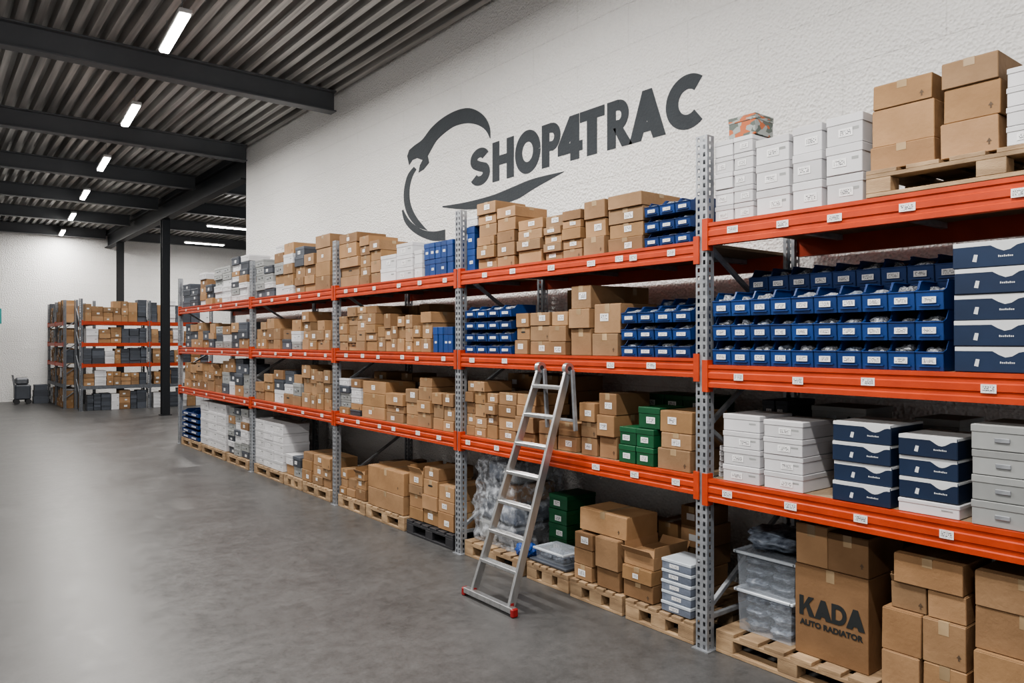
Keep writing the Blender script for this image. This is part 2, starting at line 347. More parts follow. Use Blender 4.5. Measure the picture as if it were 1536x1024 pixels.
# ------------------------------------------------------------ goods
WHERE={0:'on pallet under rack',1:'on lower rack shelf',2:'on middle rack shelf',3:'on top rack shelf',9:'on distant rack'}
def sticker(parent,w,h,x,y,z,name='paper_label'):
    return obj(name, MB().box(-.0015,0,-w/2,w/2,-h/2,h/2).mesh(name,M['stick']), (x,y,z), parent=parent)
QUEUE=[]
def cardbox(w,d,h,loc,rz,lv,detail=2,top=False,opn=False,lab=None,now=False):
    sc_=w*h/((SIN*loc[0]+COS*loc[1])**2)*(.05 if (loc[0]>4.5 and lv!=9) else 1)
    r_=(loc[0]*COS-loc[1]*SIN)/(loc[0]*SIN+loc[1]*COS)
    if r_>.72: sc_*=.02
    if not now: QUEUE.append((sc_,w,d,h,tuple(loc),rz,lv,detail,opn,lab)); return
    return build_card(w,d,h,loc,rz,lv,detail,opn,lab,extras=False)
def build_card(w,d,h,loc,rz,lv,detail,opn,lab,merged=None,extras=True):
    m=MB(); b=min(.003,h*.04); t=.003
    m.box(-d/2,d/2,-w/2,w/2,0,h-t,b)
    alongx = R.random()<.6
    if opn:
        for sx,sy in ((-1,0),(1,0),(0,-1),(0,1)):
            a=U(.5,1.1); ln=min(w,d)*.4
            if sx: m.bar((sx*d/2*.98,0,h-t-.003),(sx*(d/2+ln*math.cos(a)*.5),0,h+ln*math.sin(a)*.6),w*.95,.004,.001,Vector((0,1,0)))
            else: m.bar((0,sy*w/2*.98,h-t-.003),(0,sy*(w/2+.002),h+ln*.6),.004,d*.95,.001,Vector((0,1,0)))
    elif alongx: m.box(-d/2+.004,d/2-.004,-w/2+.002,-.003,h-t,h).box(-d/2+.004,d/2-.004,.003,w/2-.002,h-t,h)
    else: m.box(-d/2+.002,-.003,-w/2+.004,w/2-.004,h-t,h).box(.003,d/2-.002,-w/2+.004,w/2-.004,h-t,h)
    k=[U(-.004,.004) for _ in range(4)]
    m.v=[(x+k[0]*z/h*(1 if x>0 else .3), y+k[1]*z/h, z) for x,y,z in m.v]
    haslab = (R.random()<.46) if lab is None else lab
    T=MB(); tw=min(.05,w*.25); dr=min(.07,h*.3); e=.0012
    if alongx: T.prism([(-d/2-e,h-dr),(-d/2-e,h+e*.5),(d/2,h+e*.5),(d/2,h),(-d/2+.001,h),(-d/2+.001,h-dr)],'y',-tw/2,tw/2)
    else: T.prism([(-w/2-e,h-dr),(-w/2-e,h+e*.5),(w/2,h+e*.5),(w/2,h),(-w/2+.001,h),(-w/2+.001,h-dr)],'x',-tw/2,tw/2)
    T.v=[(x+k[0]*z/h*.3, y+k[1]*z/h, z) for x,y,z in T.v]
    lw=min(w*.40,U(.05,.09)); lh=min(h*.42,lw*.65)
    lx,ly,lz=-d/2-.001+min(0,k[0]*.3), U(-.2,.2)*(w-lw), h*U(.4,.6)
    if merged is not None:
        mt=Matrix.Translation(loc)@Matrix.Rotation(rz,4,'Z')
        merged.add([mt@Vector(v) for v in m.v],m.f,0)
        if not opn: merged.add([mt@Vector(v) for v in T.v],T.f,1)
        if haslab:
            s_=MB().box(lx-.0015,lx,ly-lw/2,ly+lw/2,lz-lh/2,lz+lh/2); merged.add([mt@Vector(v) for v in s_.v],s_.f,2)
        return
    o=obj('cardboard_box', m.mesh('cardboard_box',M['card']), loc, rz,
          label=('open ' if opn else 'taped ')+'brown cardboard box '+('with white label ' if haslab else '')+WHERE[lv], cat='box', group='boxes '+WHERE[lv])
    if not opn: obj('tape', T.mesh('tape',M['tape']), parent=o)
    if haslab: sticker(o,lw,lh,lx,ly,lz)
    elif extras and w*h>.012:
        q=R.random(); fx=-d/2-.0012+min(0,k[0]*.3)
        if q<.06:   # oval hand hole
            hw_=min(.045,w*.16); hh_=min(.013,h*.06)
            po=[(hw_*math.copysign(abs(math.cos(a))**.5,math.cos(a)),hh_*math.copysign(abs(math.sin(a))**.7,math.sin(a))) for a in [2*math.pi*i/16 for i in range(16)]]
            obj('hand_hole', MB().prism(po,'x',0,.0012).mesh('hand_hole',M['ink']), (fx,0,h*.62), parent=o)
        elif q<.45: # faded shipping print, lower corner
            pm=MB().prism([(-.012,-.004),(.012,-.004),(0,.014)],'x',0,.001).box(0,.001,-.004,.004,-.018,-.003)
            obj('arrow_print', pm.mesh('arrow_print',M['brownink']), (fx,-w*.34,h*.3), parent=o)
    return o
def lidbox(kind,w,d,h,loc,rz,lv,thin=False):
    C={'white':('white_carton','white lidded cardboard carton','white','white'),'grey':('grey_archive_box','pale grey lidded archive box','grey','grey'),
       'green':('green_carton','dark green parts carton','green','green'),'slate':('slate_parts_case','dark slate plastic parts case','darkcase','darkcase'),
       'bluebox':('blue_storage_box','closed blue plastic storage box','blue','blue'),'pack':('parts_pack','grey-blue parts pack with pale lid','packblue','rim'),
       'print':('printed_carton','glossy carton with orange and green picture','print','print')}[kind]
    m=MB().box(-d/2+.003,d/2-.003,-w/2+.003,w/2-.003,0,h*.96,.003)
    o=obj(C[0], m.mesh(C[0],M[C[2]]), loc, rz, label=C[1]+' '+WHERE[lv], cat='box', group='cartons '+WHERE[lv])
    lh=h*.3
    obj('lid', MB().box(-d/2,d/2,-w/2,w/2,h-lh,h,.003).mesh('lid',M[C[3]]), parent=o)
    if (kind in('green','pack')) or (kind in('white','slate','bluebox') and lv!=9 and h>.07 and R.random()<.8): sticker(o,min(w*.42,.08),min(h*.36,w*.24,.045),-d/2+.002,U(-.15,.15)*w,h*.40)
    if kind=='grey' and lv!=9:
        obj('label_holder', MB().box(-.004,.003,-w*.09,w*.09,-h*.09,h*.09,.002).mesh('label_holder',M['galv']), (-d/2,w*.12,h*.42), parent=o)
        obj('finger_hole', MB().cyl((0,0,0),'x',min(.012,h*.1),.004,12).mesh('finger_hole',M['ink']), (-d/2+.001,-w*.2,h*.42), parent=o)
    if kind=='white' and w>.2: obj('hand_slot', MB().box(-.001,.004,-w*.09,w*.09,-h*.05,h*.05).mesh('hand_slot',M['grey']), (-d/2+.003,-w*.3,h*.5), parent=o)
    return o
def navybox(w,d,h,loc,rz,lv):
    o=obj('navy_carton', MB().box(-d/2,d/2,-w/2,w/2,0,h-.001,.004).mesh('navy_carton',M['navy']), loc, rz,
          label='navy parts carton with white curved band '+WHERE[lv], cat='box', group='navy cartons '+WHERE[lv])
    big=w>.45; st=.30 if big else .55
    f=[]; n=20; x=-d/2-.0012
    for i in range(n+1):
        t=i/n; y=w/2-.003-(w-.006)*t; u=max(0,min(1,(t-st)/(.22 if big else .38))); dip=h*(.17+.24*math.sin(u*math.pi)**1.3)
        f.append((y,h-dip))
    m=MB()
    for i in range(n): m.prism([(f[i][0],h-.002),f[i],f[i+1],(f[i+1][0],h-.002)],'x',x,x+.002)
    m.box(-d/2+.004,d/2-.004,-w/2-.0012,-w/2+.001,h*.88,h-.002).box(-d/2+.002,d/2-.002,-w/2+.002,w/2-.002,h-.002,h+.0005)
    obj('white_band', m.mesh('white_band',M['offw']), parent=o)
    def ym(t): return w/2-w*t
    m=MB(); q=.008; y0_=ym(st+.06); z0_=h*.36
    for j in range(8):
        yy=y0_-j*q; m.box(x,x+.002,yy-.005,yy,z0_,z0_+h*(.075,.055,.055,.075,.055)[j%5])
    obj('white_print', m.mesh('white_print',M['offw']), parent=o)
    y1=ym(st)+.06
    obj('white_mark', MB().prism([(y1,h*.22),(y1+.018,h*.25),(y1+.010,h*.52),(y1-.006,h*.50)],'x',x,x+.002).mesh('white_mark',M['offw']), parent=o)
    return o
BINC={}
def bin_mesh(w,d,h):
    k=(round(w,3),round(d,3),round(h,3))
    if k in BINC: return BINC[k]
    t=.004; m=MB()
    side=[(-d/2+.008,0),(d/2,0),(d/2,h),(-d/2+d*.26,h),(-d/2+d*.14,h*.70),(-d/2,h*.62)]
    m.prism(side,'y',-w/2,-w/2+t).prism(side,'y',w/2-t,w/2)
    m.box(-d/2+.008,d/2,-w/2,w/2,0,t).box(d/2-t,d/2,-w/2,w/2,0,h)
    m.prism([(-d/2+.008,0),(-d/2+.014,0),(-d/2+.006,h*.62),(-d/2,h*.62)],'y',-w/2,w/2)
    m.box(-d/2-.004,-d/2+.008,-w/2,w/2,h*.59,h*.63,.0015)
    for s in (-1,1): a,b=sorted((s*w/2,s*(w/2-.010))); m.box(-d/2+d*.26,d/2,a,b,h-.006,h,.0015)
    m.box(-d/2-.003,-d/2+.010,-w*.36,w*.36,h*.12,h*.16)
    me=m.mesh('bin',M['blue'])
    l=MB().box(-d/2-.004,-d/2+.001,-w*.24,w*.24,h*.22,h*.43).mesh('card',M['stick'])
    BINC[k]=(me,l); return BINC[k]
def mkbags(mm):
    out=[]
    for s in range(4):
        bm=bmesh.new(); bmesh.ops.create_icosphere(bm,subdivisions=3,radius=.5)
        for v in bm.verts:
            q=v.co*1; f=.90+.20*math.sin(q.x*9+s*2)*math.cos(q.y*11+s)+.12*math.sin(q.z*17+q.x*13+s)+R.uniform(-.04,.04)
            v.co=q*f
            for i in range(3): v.co[i]=max(-.5,min(.5,v.co[i]*1.12))
        me=bpy.data.meshes.new('bag'); bm.to_mesh(me); bm.free(); me.materials.append(mm); out.append(me)
    return out
BAGS=mkbags(M['bag']); DBAGS=mkbags(M['darkbag']); BLB=mkbags(M['bluefilm'])
for mm in DBAGS:
    for p in mm.polygons: p.use_smooth=True
def bag(loc,s,lab='crumpled clear plastic bag of parts in blue bin',src=None):
    o=obj('plastic_parts_bag', R.choice(src or BAGS), loc, R.choice((0,math.pi)), label=lab, cat='bag', group='bagged small parts')
    o.scale=s; return o
def bluebin(w,d,h,loc,rz,lv,fill=True):
    me,l=bin_mesh(w,d,h)
    o=obj('blue_storage_bin', me, loc, rz, label='blue plastic storage bin with white label '+WHERE[lv], cat='storage bin', group='blue bins '+WHERE[lv])
    obj('bin_label', l, parent=o)
    if fill and R.random()<.92:
        hh=h*U(.72,.86)
        bag((loc[0]-d*.09,loc[1]+U(-.003,.003),loc[2]+.006+hh*.5),(d*.68,w*.80,hh),src=R.choice((BAGS,BAGS,BAGS,DBAGS)))
    return o
MIX={'mix':['card','card','white','slate','grey','card'],'pale':['white','grey','white','card','slate','grey']}
def item(kind,w,d,h,loc,rz,lv,top=False,detail=2,lab=None):
    if kind in MIX: kind=R.choice(MIX[kind])
    if kind=='card': return cardbox(w,d,h,loc,rz,lv,detail,top,opn=(top and detail>0 and R.random()<.06 and h<.35),lab=lab)
    if kind=='navy': return navybox(w,d,h,loc,rz,lv)
    if kind=='bin': return bluebin(w,d,h,loc,rz,lv,fill=detail>1)
    return lidbox(kind,w,d,h,loc,rz,lv)
def stack(bay,lv,pl,pr,pt,rows,cols,kind,x0=4.03,dep=.38,base=None,jit=1,detail=2,vary=True,lab=None):
    ya,yb=BAY[bay]; z0=(LV[bay][lv-1] if lv else .150) if base is None else base
    yh=min(Y(pl,x0),yb-.062); yl=max(Y(pr,x0),ya+.062)
    H=Z(pt,x0,(yh+yl)/2)-z0
    if kind=='bin': jit=0
    tops=[]; ww=[1.0]*cols
    if jit and vary and cols>2: ww=[U(.78,1.22) for _ in range(cols)]
    sw=sum(ww); yc_=yh
    for c in range(cols):
        cw=(yh-yl)*ww[c]/sw
        n=rows; hh=H
        if jit and vary and cols>1:
            q=R.random()
            if q<.28 and rows>2: n=rows-1; hh=H*(n/rows)
            elif q<.36 and bay in 'DE' and rows>3: n=rows-2; hh=H*(n/rows)
            elif q<.5: hh=H*U(.86,.98)
        yc=yc_-cw*.5; yc_-=cw; z=z0+.0015
        ws=[U(.75,1.25) for _ in range(n)] if (jit and kind in('card','mix','pale') and vary) else [1]*n
        tot=sum(ws)
        for r in range(n):
            h=hh*ws[r]/tot-.0025
            loose=jit and kind in('card','mix','pale')
            w=cw*(U(.91,.99) if loose else .975)-.002; dd=dep*(U(.88,1) if kind=='card' and jit else 1)
            xj=U(0,.035) if loose else (U(0,.012) if jit else 0)
            item(kind,w,dd,h,(x0+xj+dd/2,yc+U(-.5,.5)*(cw-w)*.6*(1 if jit else 0),z),0,lv,top=(r==n-1),detail=detail,lab=lab)
            z+=h+.0025
        tops.append(z)
    return max(tops)
# pallets
def pallet(x0,y0,z0,dx,wy,label='worn wooden pallet on the concrete floor under the rack',c='wood'):
    e=obj('pallet', None, (x0,y0,z0), label=label, cat='pallet', group='pallets')
    H=.144
    n=6; bw=wy/n*.80
    for i in range(n):
        y=i*(wy-bw)/(n-1); obj('deck_board', MB().box(0,dx,y,y+bw,H-.022,H,.002).mesh('deck_board',M[c]), parent=e)
    for i in range(3):
        x=i*(dx-.1)/2
        obj('cross_board', MB().box(x,x+.1,0,wy,H-.044,H-.022,.002).mesh('cross_board',M[c]), parent=e)
        obj('bottom_board', MB().box(x,x+.1,0,wy,0,.022,.002).mesh('bottom_board',M[c]), parent=e)
        for j in range(3):
            y=j*(wy-.13)/2; obj('block', MB().box(x,x+.1,y,y+.13,.022,H-.044,.003).mesh('block',M[c]), parent=e)
    return e
def pal(bay,pl,pr,x0=4.02,dx=.95,c='wood',label='worn wooden pallet on the concrete floor under the rack'):
    ya,yb=BAY[bay]
    yh=min(Y(pl,x0),yb-.068);yl=max(Y(pr,x0),ya+.068); pallet(x0,yl,0.001,dx,yh-yl,c=c,label=label)
# ---- bay A
pal('A',1070,1308,4.06)
pallet(4.0,.62,.001,1.0,1.25)
pallet(3.99,.80,2.777,1.0,1.2,label='wooden pallet carrying boxes on the top rack shelf')
t=stack('A',3,1070,1129,207,5,2,'white',4.03,.25,vary=False)
lidbox('print',.20,.20,.13,(4.15,2.82,t+.001),0,3)
stack('A',3,1132,1184,205,3,1,'white',4.03,.35)
stack('A',3,1187,1233,187,3,1,'white',4.03,.35)
stack('A',3,1237,1294,172,3,1,'white',4.03,.35)
PT=2.922
stack('A',3,1302,1403,155,2,1,'card',4.02,.45,base=PT,lab=False)
zt=Z(155,4.02,Y(1350,4.02))+.002
cardbox(.30,.34,.13,(4.22,Y(1348,4.02),zt),0,3,lab=False)
stack('A',3,1408,1500,84,3,1,'card',4.02,.5,base=PT,lab=False)
stack('A',3,1507,1600,92,4,1,'white',4.0,.4,base=PT)
def bins(lv,z0,yh,yl,cols,rows,h,x0,d=.24,fill=True):
    w=(yh-yl)/cols
    for r in range(rows):
        for c in range(cols):
            bluebin(w*.985,d,h-.001,(x0+d/2,yh-w*(c+.5),z0+.0015+r*h),0,lv,fill)
bins(2,1.86,3.02,1.62,10,3,.155,4.02)
bins(2,1.86,2.98,1.66,9,4,.158,4.36,d=.26)
stack('A',2,1427,1640,357,5,1,'navy',4.0,.42,jit=1)
stack('A',1,1066,1079,668,6,1,'white',4.1,.3)
stack('A',1,1082,1139,622,4,1,'white',4.02,.36)
stack('A',1,1143,1204,631,4,1,'white',4.02,.36)
stack('A',1,1247,1337,634,4,1,'navy',4.02,.38)
zt=stack('A',1,1344,1440,752,1,1,'white',4.02,.4)
stack('A',1,1346,1438,654,3,1,'navy',4.03,.38,base=zt)
stack('A',1,1454,1590,640,4,1,'grey',4.0,.42)
stack('A',1,1215,1300,610,4,1,'grey',4.58,.35)
stack('A',1,1370,1440,628,3,1,'grey',4.58,.35)
stack('A',1,1085,1180,600,4,2,'slate',4.58,.35)
# clear totes
def tote(w,d,h,loc,lab='clear plastic tote packed with bagged parts'):
    m=MB(); i=.04*w
    def ring(z,e): return [(-d/2+e,-w/2+e,z),(d/2-e,-w/2+e,z),(d/2-e,w/2-e,z),(-d/2+e,w/2-e,z)]
    m.add(ring(0,i)+ring(h-.02,.008),[(0,1,2,3),(0,1,5,4),(1,2,6,5),(2,3,7,6),(3,0,4,7)])
    o=obj('plastic_tote', m.mesh('plastic_tote',M['toteplastic']), loc, 0, label=lab, cat='plastic box', group='clear plastic totes')
    r=MB().box(-d/2-.012,d/2+.012,-w/2-.012,-w/2+.015,h-.022,h-.003,.004).box(-d/2-.012,d/2+.012,w/2-.015,w/2+.012,h-.022,h-.003,.004)
    r.box(-d/2-.012,-d/2+.015,-w/2,w/2,h-.022,h-.003,.004).box(d/2-.015,d/2+.012,-w/2,w/2,h-.022,h-.003,.004)
    obj('tote_rim', r.mesh('tote_rim',M['rim']), parent=o)
    obj('tote_lid', MB().box(-d/2,d/2,-w/2,w/2,h-.003,h-.001).mesh('tote_lid',M['toteplastic']), parent=o)
    a=d-2*i-.01; b_=w-2*i-.01
    nz=max(1,round((h-.03)/.075)); hz=(h-.034)/nz
    for s in (-1,1):
        for q in (-1,1):
            for kz in range(nz):
                bag((loc[0]+s*a*.25,loc[1]+q*b_*.25,loc[2]+.003+hz*(kz+.5)),(a*.5,b_*.5,hz*.98),'dark bagged parts packed inside a clear tote',DBAGS)
    return o
z=.147
for w_,h,xx in ((.40,.27,0),(.43,.24,.015)):
    tote(w_,.5,h,(4.42+xx,2.745,z)); z+=h
bag((4.40,2.75,z+.075),(.42,.39,.145),'film bag of parts lying on the totes',DBAGS)
# radiator box
yk0,yk1=Y(1303,4.15),Y(1193,4.15); kw=yk1-yk0; kh=.53; ky=(yk0+yk1)/2
kb=cardbox(kw,.5,kh,(4.15+.25,ky,.147),0,0,2,lab=False,now=True); kb['label']='big brown cardboard box with black printing on a pallet'
def text(s,size,off,name='printed_text'):
    cu=bpy.data.curves.new('t','FONT'); cu.body=s; cu.size=size; cu.offset=off; cu.align_x='CENTER'; cu.align_y='CENTER'; cu.extrude=.0008
    o=bpy.data.objects.new('t',cu); COL.objects.link(o); bpy.context.view_layer.update()
    me=bpy.data.meshes.new_from_object(o.evaluated_get(bpy.context.evaluated_depsgraph_get())); bpy.data.objects.remove(o)
    me.materials.clear(); me.materials.append(M['ink']); me.name=name; return me
TM=Matrix(((0,0,-1),(-1,0,0),(0,1,0))).to_4x4()
me=text('AUTO RADIATOR',.045,.0016); xs=[v.co.x for v in me.vertices]; k=.385/(max(xs)-min(xs))
o=obj('printed_text', me, parent=kb); o.matrix_local=Matrix.Translation((-.2525,0,.19))@TM@Matrix.Diagonal((k,1,1,1))
z=.147+kh+.003
cardbox(.20,.42,.24,(4.37,yk1-.10,z),0,0,2,lab=False); cardbox(.24,.42,.22,(4.37,yk0+.125,z),0,0,2,lab=False)
stack('A',0,1318,1448,926,2,2,'card',4.02,.42,vary=False,lab=False)
zz=Z(926,4.02,Y(1380,4.02))+.001
zz=stack('A',0,1330,1448,884,1,2,'card',4.04,.40,base=zz,vary=False,lab=False)
stack('A',0,1334,1446,838,1,1,'card',4.05,.38,base=zz,vary=False,lab=False)
stack('A',0,1456,1620,872,4,1,'card',4.02,.5,lab=False)
stack('A',0,1330,1480,830,3,2,'card',4.58,.36)
# ---- bay B
t=stack('B',3,697,711,340,2,1,'bluebox',4.05,.25)
lidbox('white',.16,.25,.09,(4.18,5.76,t+.001),0,3)
stack('B',3,714,742,303,6,1,'card',4.03,.4); stack('B',3,744,772,310,5,1,'card',4.03,.4)
stack('B',3,774,811,328,4,1,'card',4.03,.4)
stack('B',3,813,870,318,5,2,'card',4.03,.4)
stack('B',3,874,906,300,3,1,'card',4.03,.45); stack('B',3,908,963,290,4,1,'card',4.03,.45)
stack('B',3,966,1036,297,3,3,'bin',4.02,.28)
stack('B',2,697,767,458,4,4,'bin',4.02,.28)
stack('B',2,770,848,447,4,3,'card',4.03,.4)
stack('B',2,852,884,428,3,1,'card',4.03,.4)
stack('B',2,886,928,455,2,1,'card',4.03,.45)
stack('B',2,931,1036,458,3,4,'bin',4.02,.28)
stack('B',2,850,930,432,2,2,'card',4.56,.36)
stack('B',2,985,1066,446,3,4,'bin',4.34,.28)
stack('B',1,697,742,572,5,3,'card',4.03,.35)
stack('B',1,744,800,590,4,2,'card',4.05,.4)
stack('B',1,806,862,632,2,2,'card',4.05,.35)
stack('B',1,868,892,604,3,1,'card',4.03,.42); stack('B',1,894,922,590,3,1,'card',4.03,.42)
t=stack('B',1,927,980,642,2,2,'green',4.02,.3,vary=False)
lidbox('green',.2,.28,.15,(4.2,Y(973,4.06),t+.001),0,1)
stack('B',1,986,1036,617,3,1,'card',4.03,.4)
stack('B',1,700,860,562,4,5,'card',4.52,.4)
stack('B',1,960,1060,592,4,3,'green',4.5,.35)
pal('B',690,782,4.03,label='wooden pallet under a film-wrapped load beneath the rack'); pal('B',790,852,4.05); pal('B',855,933,4.03); pal('B',938,1040,4.02)
t1=stack('B',0,858,887,800,3,1,'card',4.04,.36)
t2=stack('B',0,890,927,808,2,1,'card',4.03,.38)
t3=stack('B',0,930,978,832,3,1,'card',4.03,.40)
stack('B',0,990,1036,842,5,1,'pack',4.04,.25)
cardbox(.50,.34,.17,(4.26,Y(905,4.1),max(t1,t2,t3)+.002),0,0)
stack('B',0,985,1050,757,4,2,'card',4.56,.36)
stack('B',0,880,965,775,4,2,'card',4.56,.36)
stack('B',0,822,850,742,4,1,'green',4.40,.35)
t=stack('B',0,793,850,845,1,1,'slate',4.08,.27); tote(.36,.25,.10,(4.23,Y(822,4.1),t+.002),'shallow clear plastic tray of parts on a pallet')
def wrap(yl,yh,h,x0=4.05,d=.7):
    bm=bmesh.new(); bmesh.ops.create_cube(bm,size=1); bmesh.ops.subdivide_edges(bm,edges=bm.edges,cuts=22,use_grid_fill=True)
    w=yh-yl
    for v in bm.verts:
        a=v.co.copy(); r=max(0,(abs(a.x)**6+abs(a.y)**6+abs(a.z)**6)**(1/6))
        n=.012*math.sin(a.z*30+5*a.y)+.010*math.sin(a.y*31+a.z*12)+.006*math.sin(a.y*60-a.z*45)-.016
        taper=1-.18*max(0,a.z+.1)
        v.co=Vector((a.x*d*taper*(.5/max(r,.3)*.5+.5)+n*math.copysign(1,a.x)*(1 if abs(a.x)>.49 else 0), a.y*w*taper*.98+n*math.copysign(1,a.y)*(1 if abs(a.y)>.49 else 0), (a.z+.5)*h*(1-.1*abs(a.y))))
    me=bpy.data.meshes.new('stretch_wrap'); bm.to_mesh(me); bm.free(); me.materials.append(M['film'])
    for p in me.polygons: p.use_smooth=True
    o=obj('stretch_wrapped_load', me, (x0+d/2,(yl+yh)/2,.147), label='grey packs wrapped in shiny clear film on pallet', cat='wrapped load')
    for zz in range(4):
        for yy in (-.23,.23):
            hw=w*(.20-.02*zz)
            obj('wrapped_contents', MB().box(-d*.40+.02*zz,d*.36,yy*w*(1-.08*zz)-hw,yy*w*(1-.08*zz)+hw,h*(.03+zz*.22),h*(.03+zz*.22)+h*.20,.02).mesh('wrapped_contents',M[('greybag','grey','packblue','darkcase','card')[(zz*2+(yy>0))%5]]), parent=o)
wrap(Y(768,4.08),5.84,.83,x0=4.08)
bag((4.14,Y(773,4.12)-.14,.147+.06),(.18,.20,.12),'crumpled blue film bag on a pallet',BLB)
# ---- bay C
stack('C',3,507,536,350,5,1,'card',4.03,.4); stack('C',3,538,568,346,5,2,'card',4.03,.4)
stack('C',3,570,618,360,3,2,'white',4.03,.4)
stack('C',3,620,632,375,2,1,'white',4.03,.4)
stack('C',3,635,678,362,2,5,'bluebox',4.03,.3,vary=False)
stack('C',2,508,562,460,5,4,'card',4.03,.35)
stack('C',2,564,606,470,3,4,'card',4.04,.35)
stack('C',2,607,645,468,3,3,'card',4.03,.35)
stack('C',2,649,678,490,1,4,'bluebox',4.03,.25,vary=False)
stack('C',2,508,640,458,3,6,'card',4.5,.35)
stack('C',1,508,538,568,5,2,'pale',4.03,.3)
stack('C',1,540,575,572,3,1,'card',4.03,.4)
stack('C',1,577,604,590,3,1,'card',4.04,.4)
stack('C',1,606,645,566,4,2,'card',4.03,.4)
stack('C',1,647,679,590,3,2,'card',4.03,.4)
stack('C',1,520,670,560,3,5,'card',4.5,.35)
pal('C',500,547,4.02); pal('C',549,606,4.02); pal('C',610,679,4.02,c='dark',label='black plastic pallet on the concrete floor under the rack')
stack('C',0,500,546,706,3,3,'card',4.04,.45)
stack('C',0,549,606,703,2,1,'card',4.04,.5)
stack('C',0,611,678,702,4,3,'card',4.04,.45)
stack('C',0,520,600,690,3,3,'card',4.58,.36)
# ---- bay D
stack('D',3,382,408,388,5,2,'pale',4.03,.35)
stack('D',3,410,438,366,5,2,'mix',4.03,.35)
stack('D',3,440,470,368,5,2,'mix',4.03,.35)
stack('D',3,472,495,352,4,1,'card',4.03,.4)
stack('D',2,382,420,478,3,4,'card',4.03,.35)
stack('D',2,422,450,480,3,2,'mix',4.03,.35)
stack('D',2,452,493,466,4,4,'card',4.03,.35)
stack('D',1,382,408,560,3,2,'card',4.03,.35)
stack('D',1,410,450,556,3,3,'mix',4.03,.35)
stack('D',1,452,494,548,3,4,'card',4.03,.35)
pal('D',381,424,4.02); pal('D',426,452,4.02); pal('D',454,495,4.02)
stack('D',0,382,424,632,5,3,'white',4.04,.4,vary=False)
stack('D',0,427,450,668,3,2,'mix',4.04,.4)
stack('D',0,452,494,668,4,3,'card',4.04,.4)
# ---- bay E
stack('E',3,274,296,425,4,2,'slate',4.03,.35)
stack('E',3,298,318,408,5,2,'mix',4.03,.35)
stack('E',3,320,345,392,7,2,'pale',4.03,.35)
stack('E',3,346,370,384,7,2,'pale',4.03,.35)
stack('E',2,276,320,484,3,5,'mix',4.03,.35,detail=1)
stack('E',2,322,371,484,3,4,'mix',4.03,.35,detail=1)
stack('E',1,276,330,545,3,6,'card',4.03,.35,detail=1)
stack('E',1,332,371,538,3,4,'mix',4.03,.35,detail=1)
pal('E',272,300,4.02); pal('E',303,337,4.02); pal('E',340,372,4.02)
stack('E',0,273,297,615,5,2,'bin',4.04,.4,detail=1)
stack('E',0,300,338,604,5,3,'white',4.04,.4,vary=False)
stack('E',0,341,371,612,7,3,'pale',4.04,.4)

# ------------------------------------------------------------ distant racks
zs=(.72,1.36,1.97,2.6)
MIX['far']=['card','slate','white','card','card','slate','card']
def farrack(x0,y0,L,dep,rz,label,nb):
    e=obj('pallet_rack', None, (x0,y0,0), rz, label=label, cat='rack')
    for i in range(nb+1):
        for xx in (0,dep-.07): obj('upright_post', post_mesh(3.25,'galvd'), (xx,i*L,0), parent=e)
        for k in range(4): obj('brace', MB().bar((.03,0,.3+k*.7),(dep-.04,0,.9+k*.7),.03,.03).mesh('brace',M['galvd']), (0,i*L,0), parent=e)
    for i in range(nb):
        for z in zs:
            c='galvd' if z<1 else 'orange'
            beam(e,0,i*L+.045,(i+1)*L-.045,z,.10,colr=c); beam(e,dep,i*L+.045,(i+1)*L-.045,z,.10,flip=True,colr=c)
            obj('shelf_panel', MB().box(.045,dep-.05,i*L+.05,(i+1)*L-.05,-.02,-.001).mesh('shelf_panel',M['chip']), (0,0,z), parent=e)
    mt=Matrix.Translation((x0,y0,0))@Matrix.Rotation(rz,4,'Z')
    for i in range(nb):
        for lv,z in enumerate((0.0,)+zs):
            y=i*L+.06; lim=(i+1)*L-.06
            while y<lim-.12:
                w=min(U(.16,.34),lim-y); kind=R.choice(MIX['far'])
                Ht=(U(.34,.48) if lv<4 else U(.40,.68)) if lv else U(.42,.58); n=R.choice((2,3,4,5)) if kind!='card' else R.choice((2,3)); z2=z+.0015
                for r in range(n):
                    h=Ht/n; q=mt@Vector((.03+U(0,.04)+.2,y+w/2,z2)); item(kind,w*U(.93,.99),.40,h-.002,q,rz,9,detail=0); z2+=h
                y+=w
farrack(7.27,24.7,1.82,.9,math.pi/2,'orange-beamed pallet rack with mixed boxes near the back wall',2)
farrack(3.35,25.95,1.75,.85,0,'grey rack of boxes standing near the back wall',2)

# ------------------------------------------------------------ build cardboard boxes
QUEUE.sort(key=lambda q:-q[0])
for q in QUEUE[:292]: build_card(*q[1:])
mg=MB()
for q in QUEUE[292:]: build_card(*q[1:],merged=mg)
obj('cardboard_boxes', mg.mesh('cardboard_boxes',M['cardmany'],M['tape'],M['offw']), label='many small brown cardboard boxes stacked along the racks', cat='box', kind='stuff')

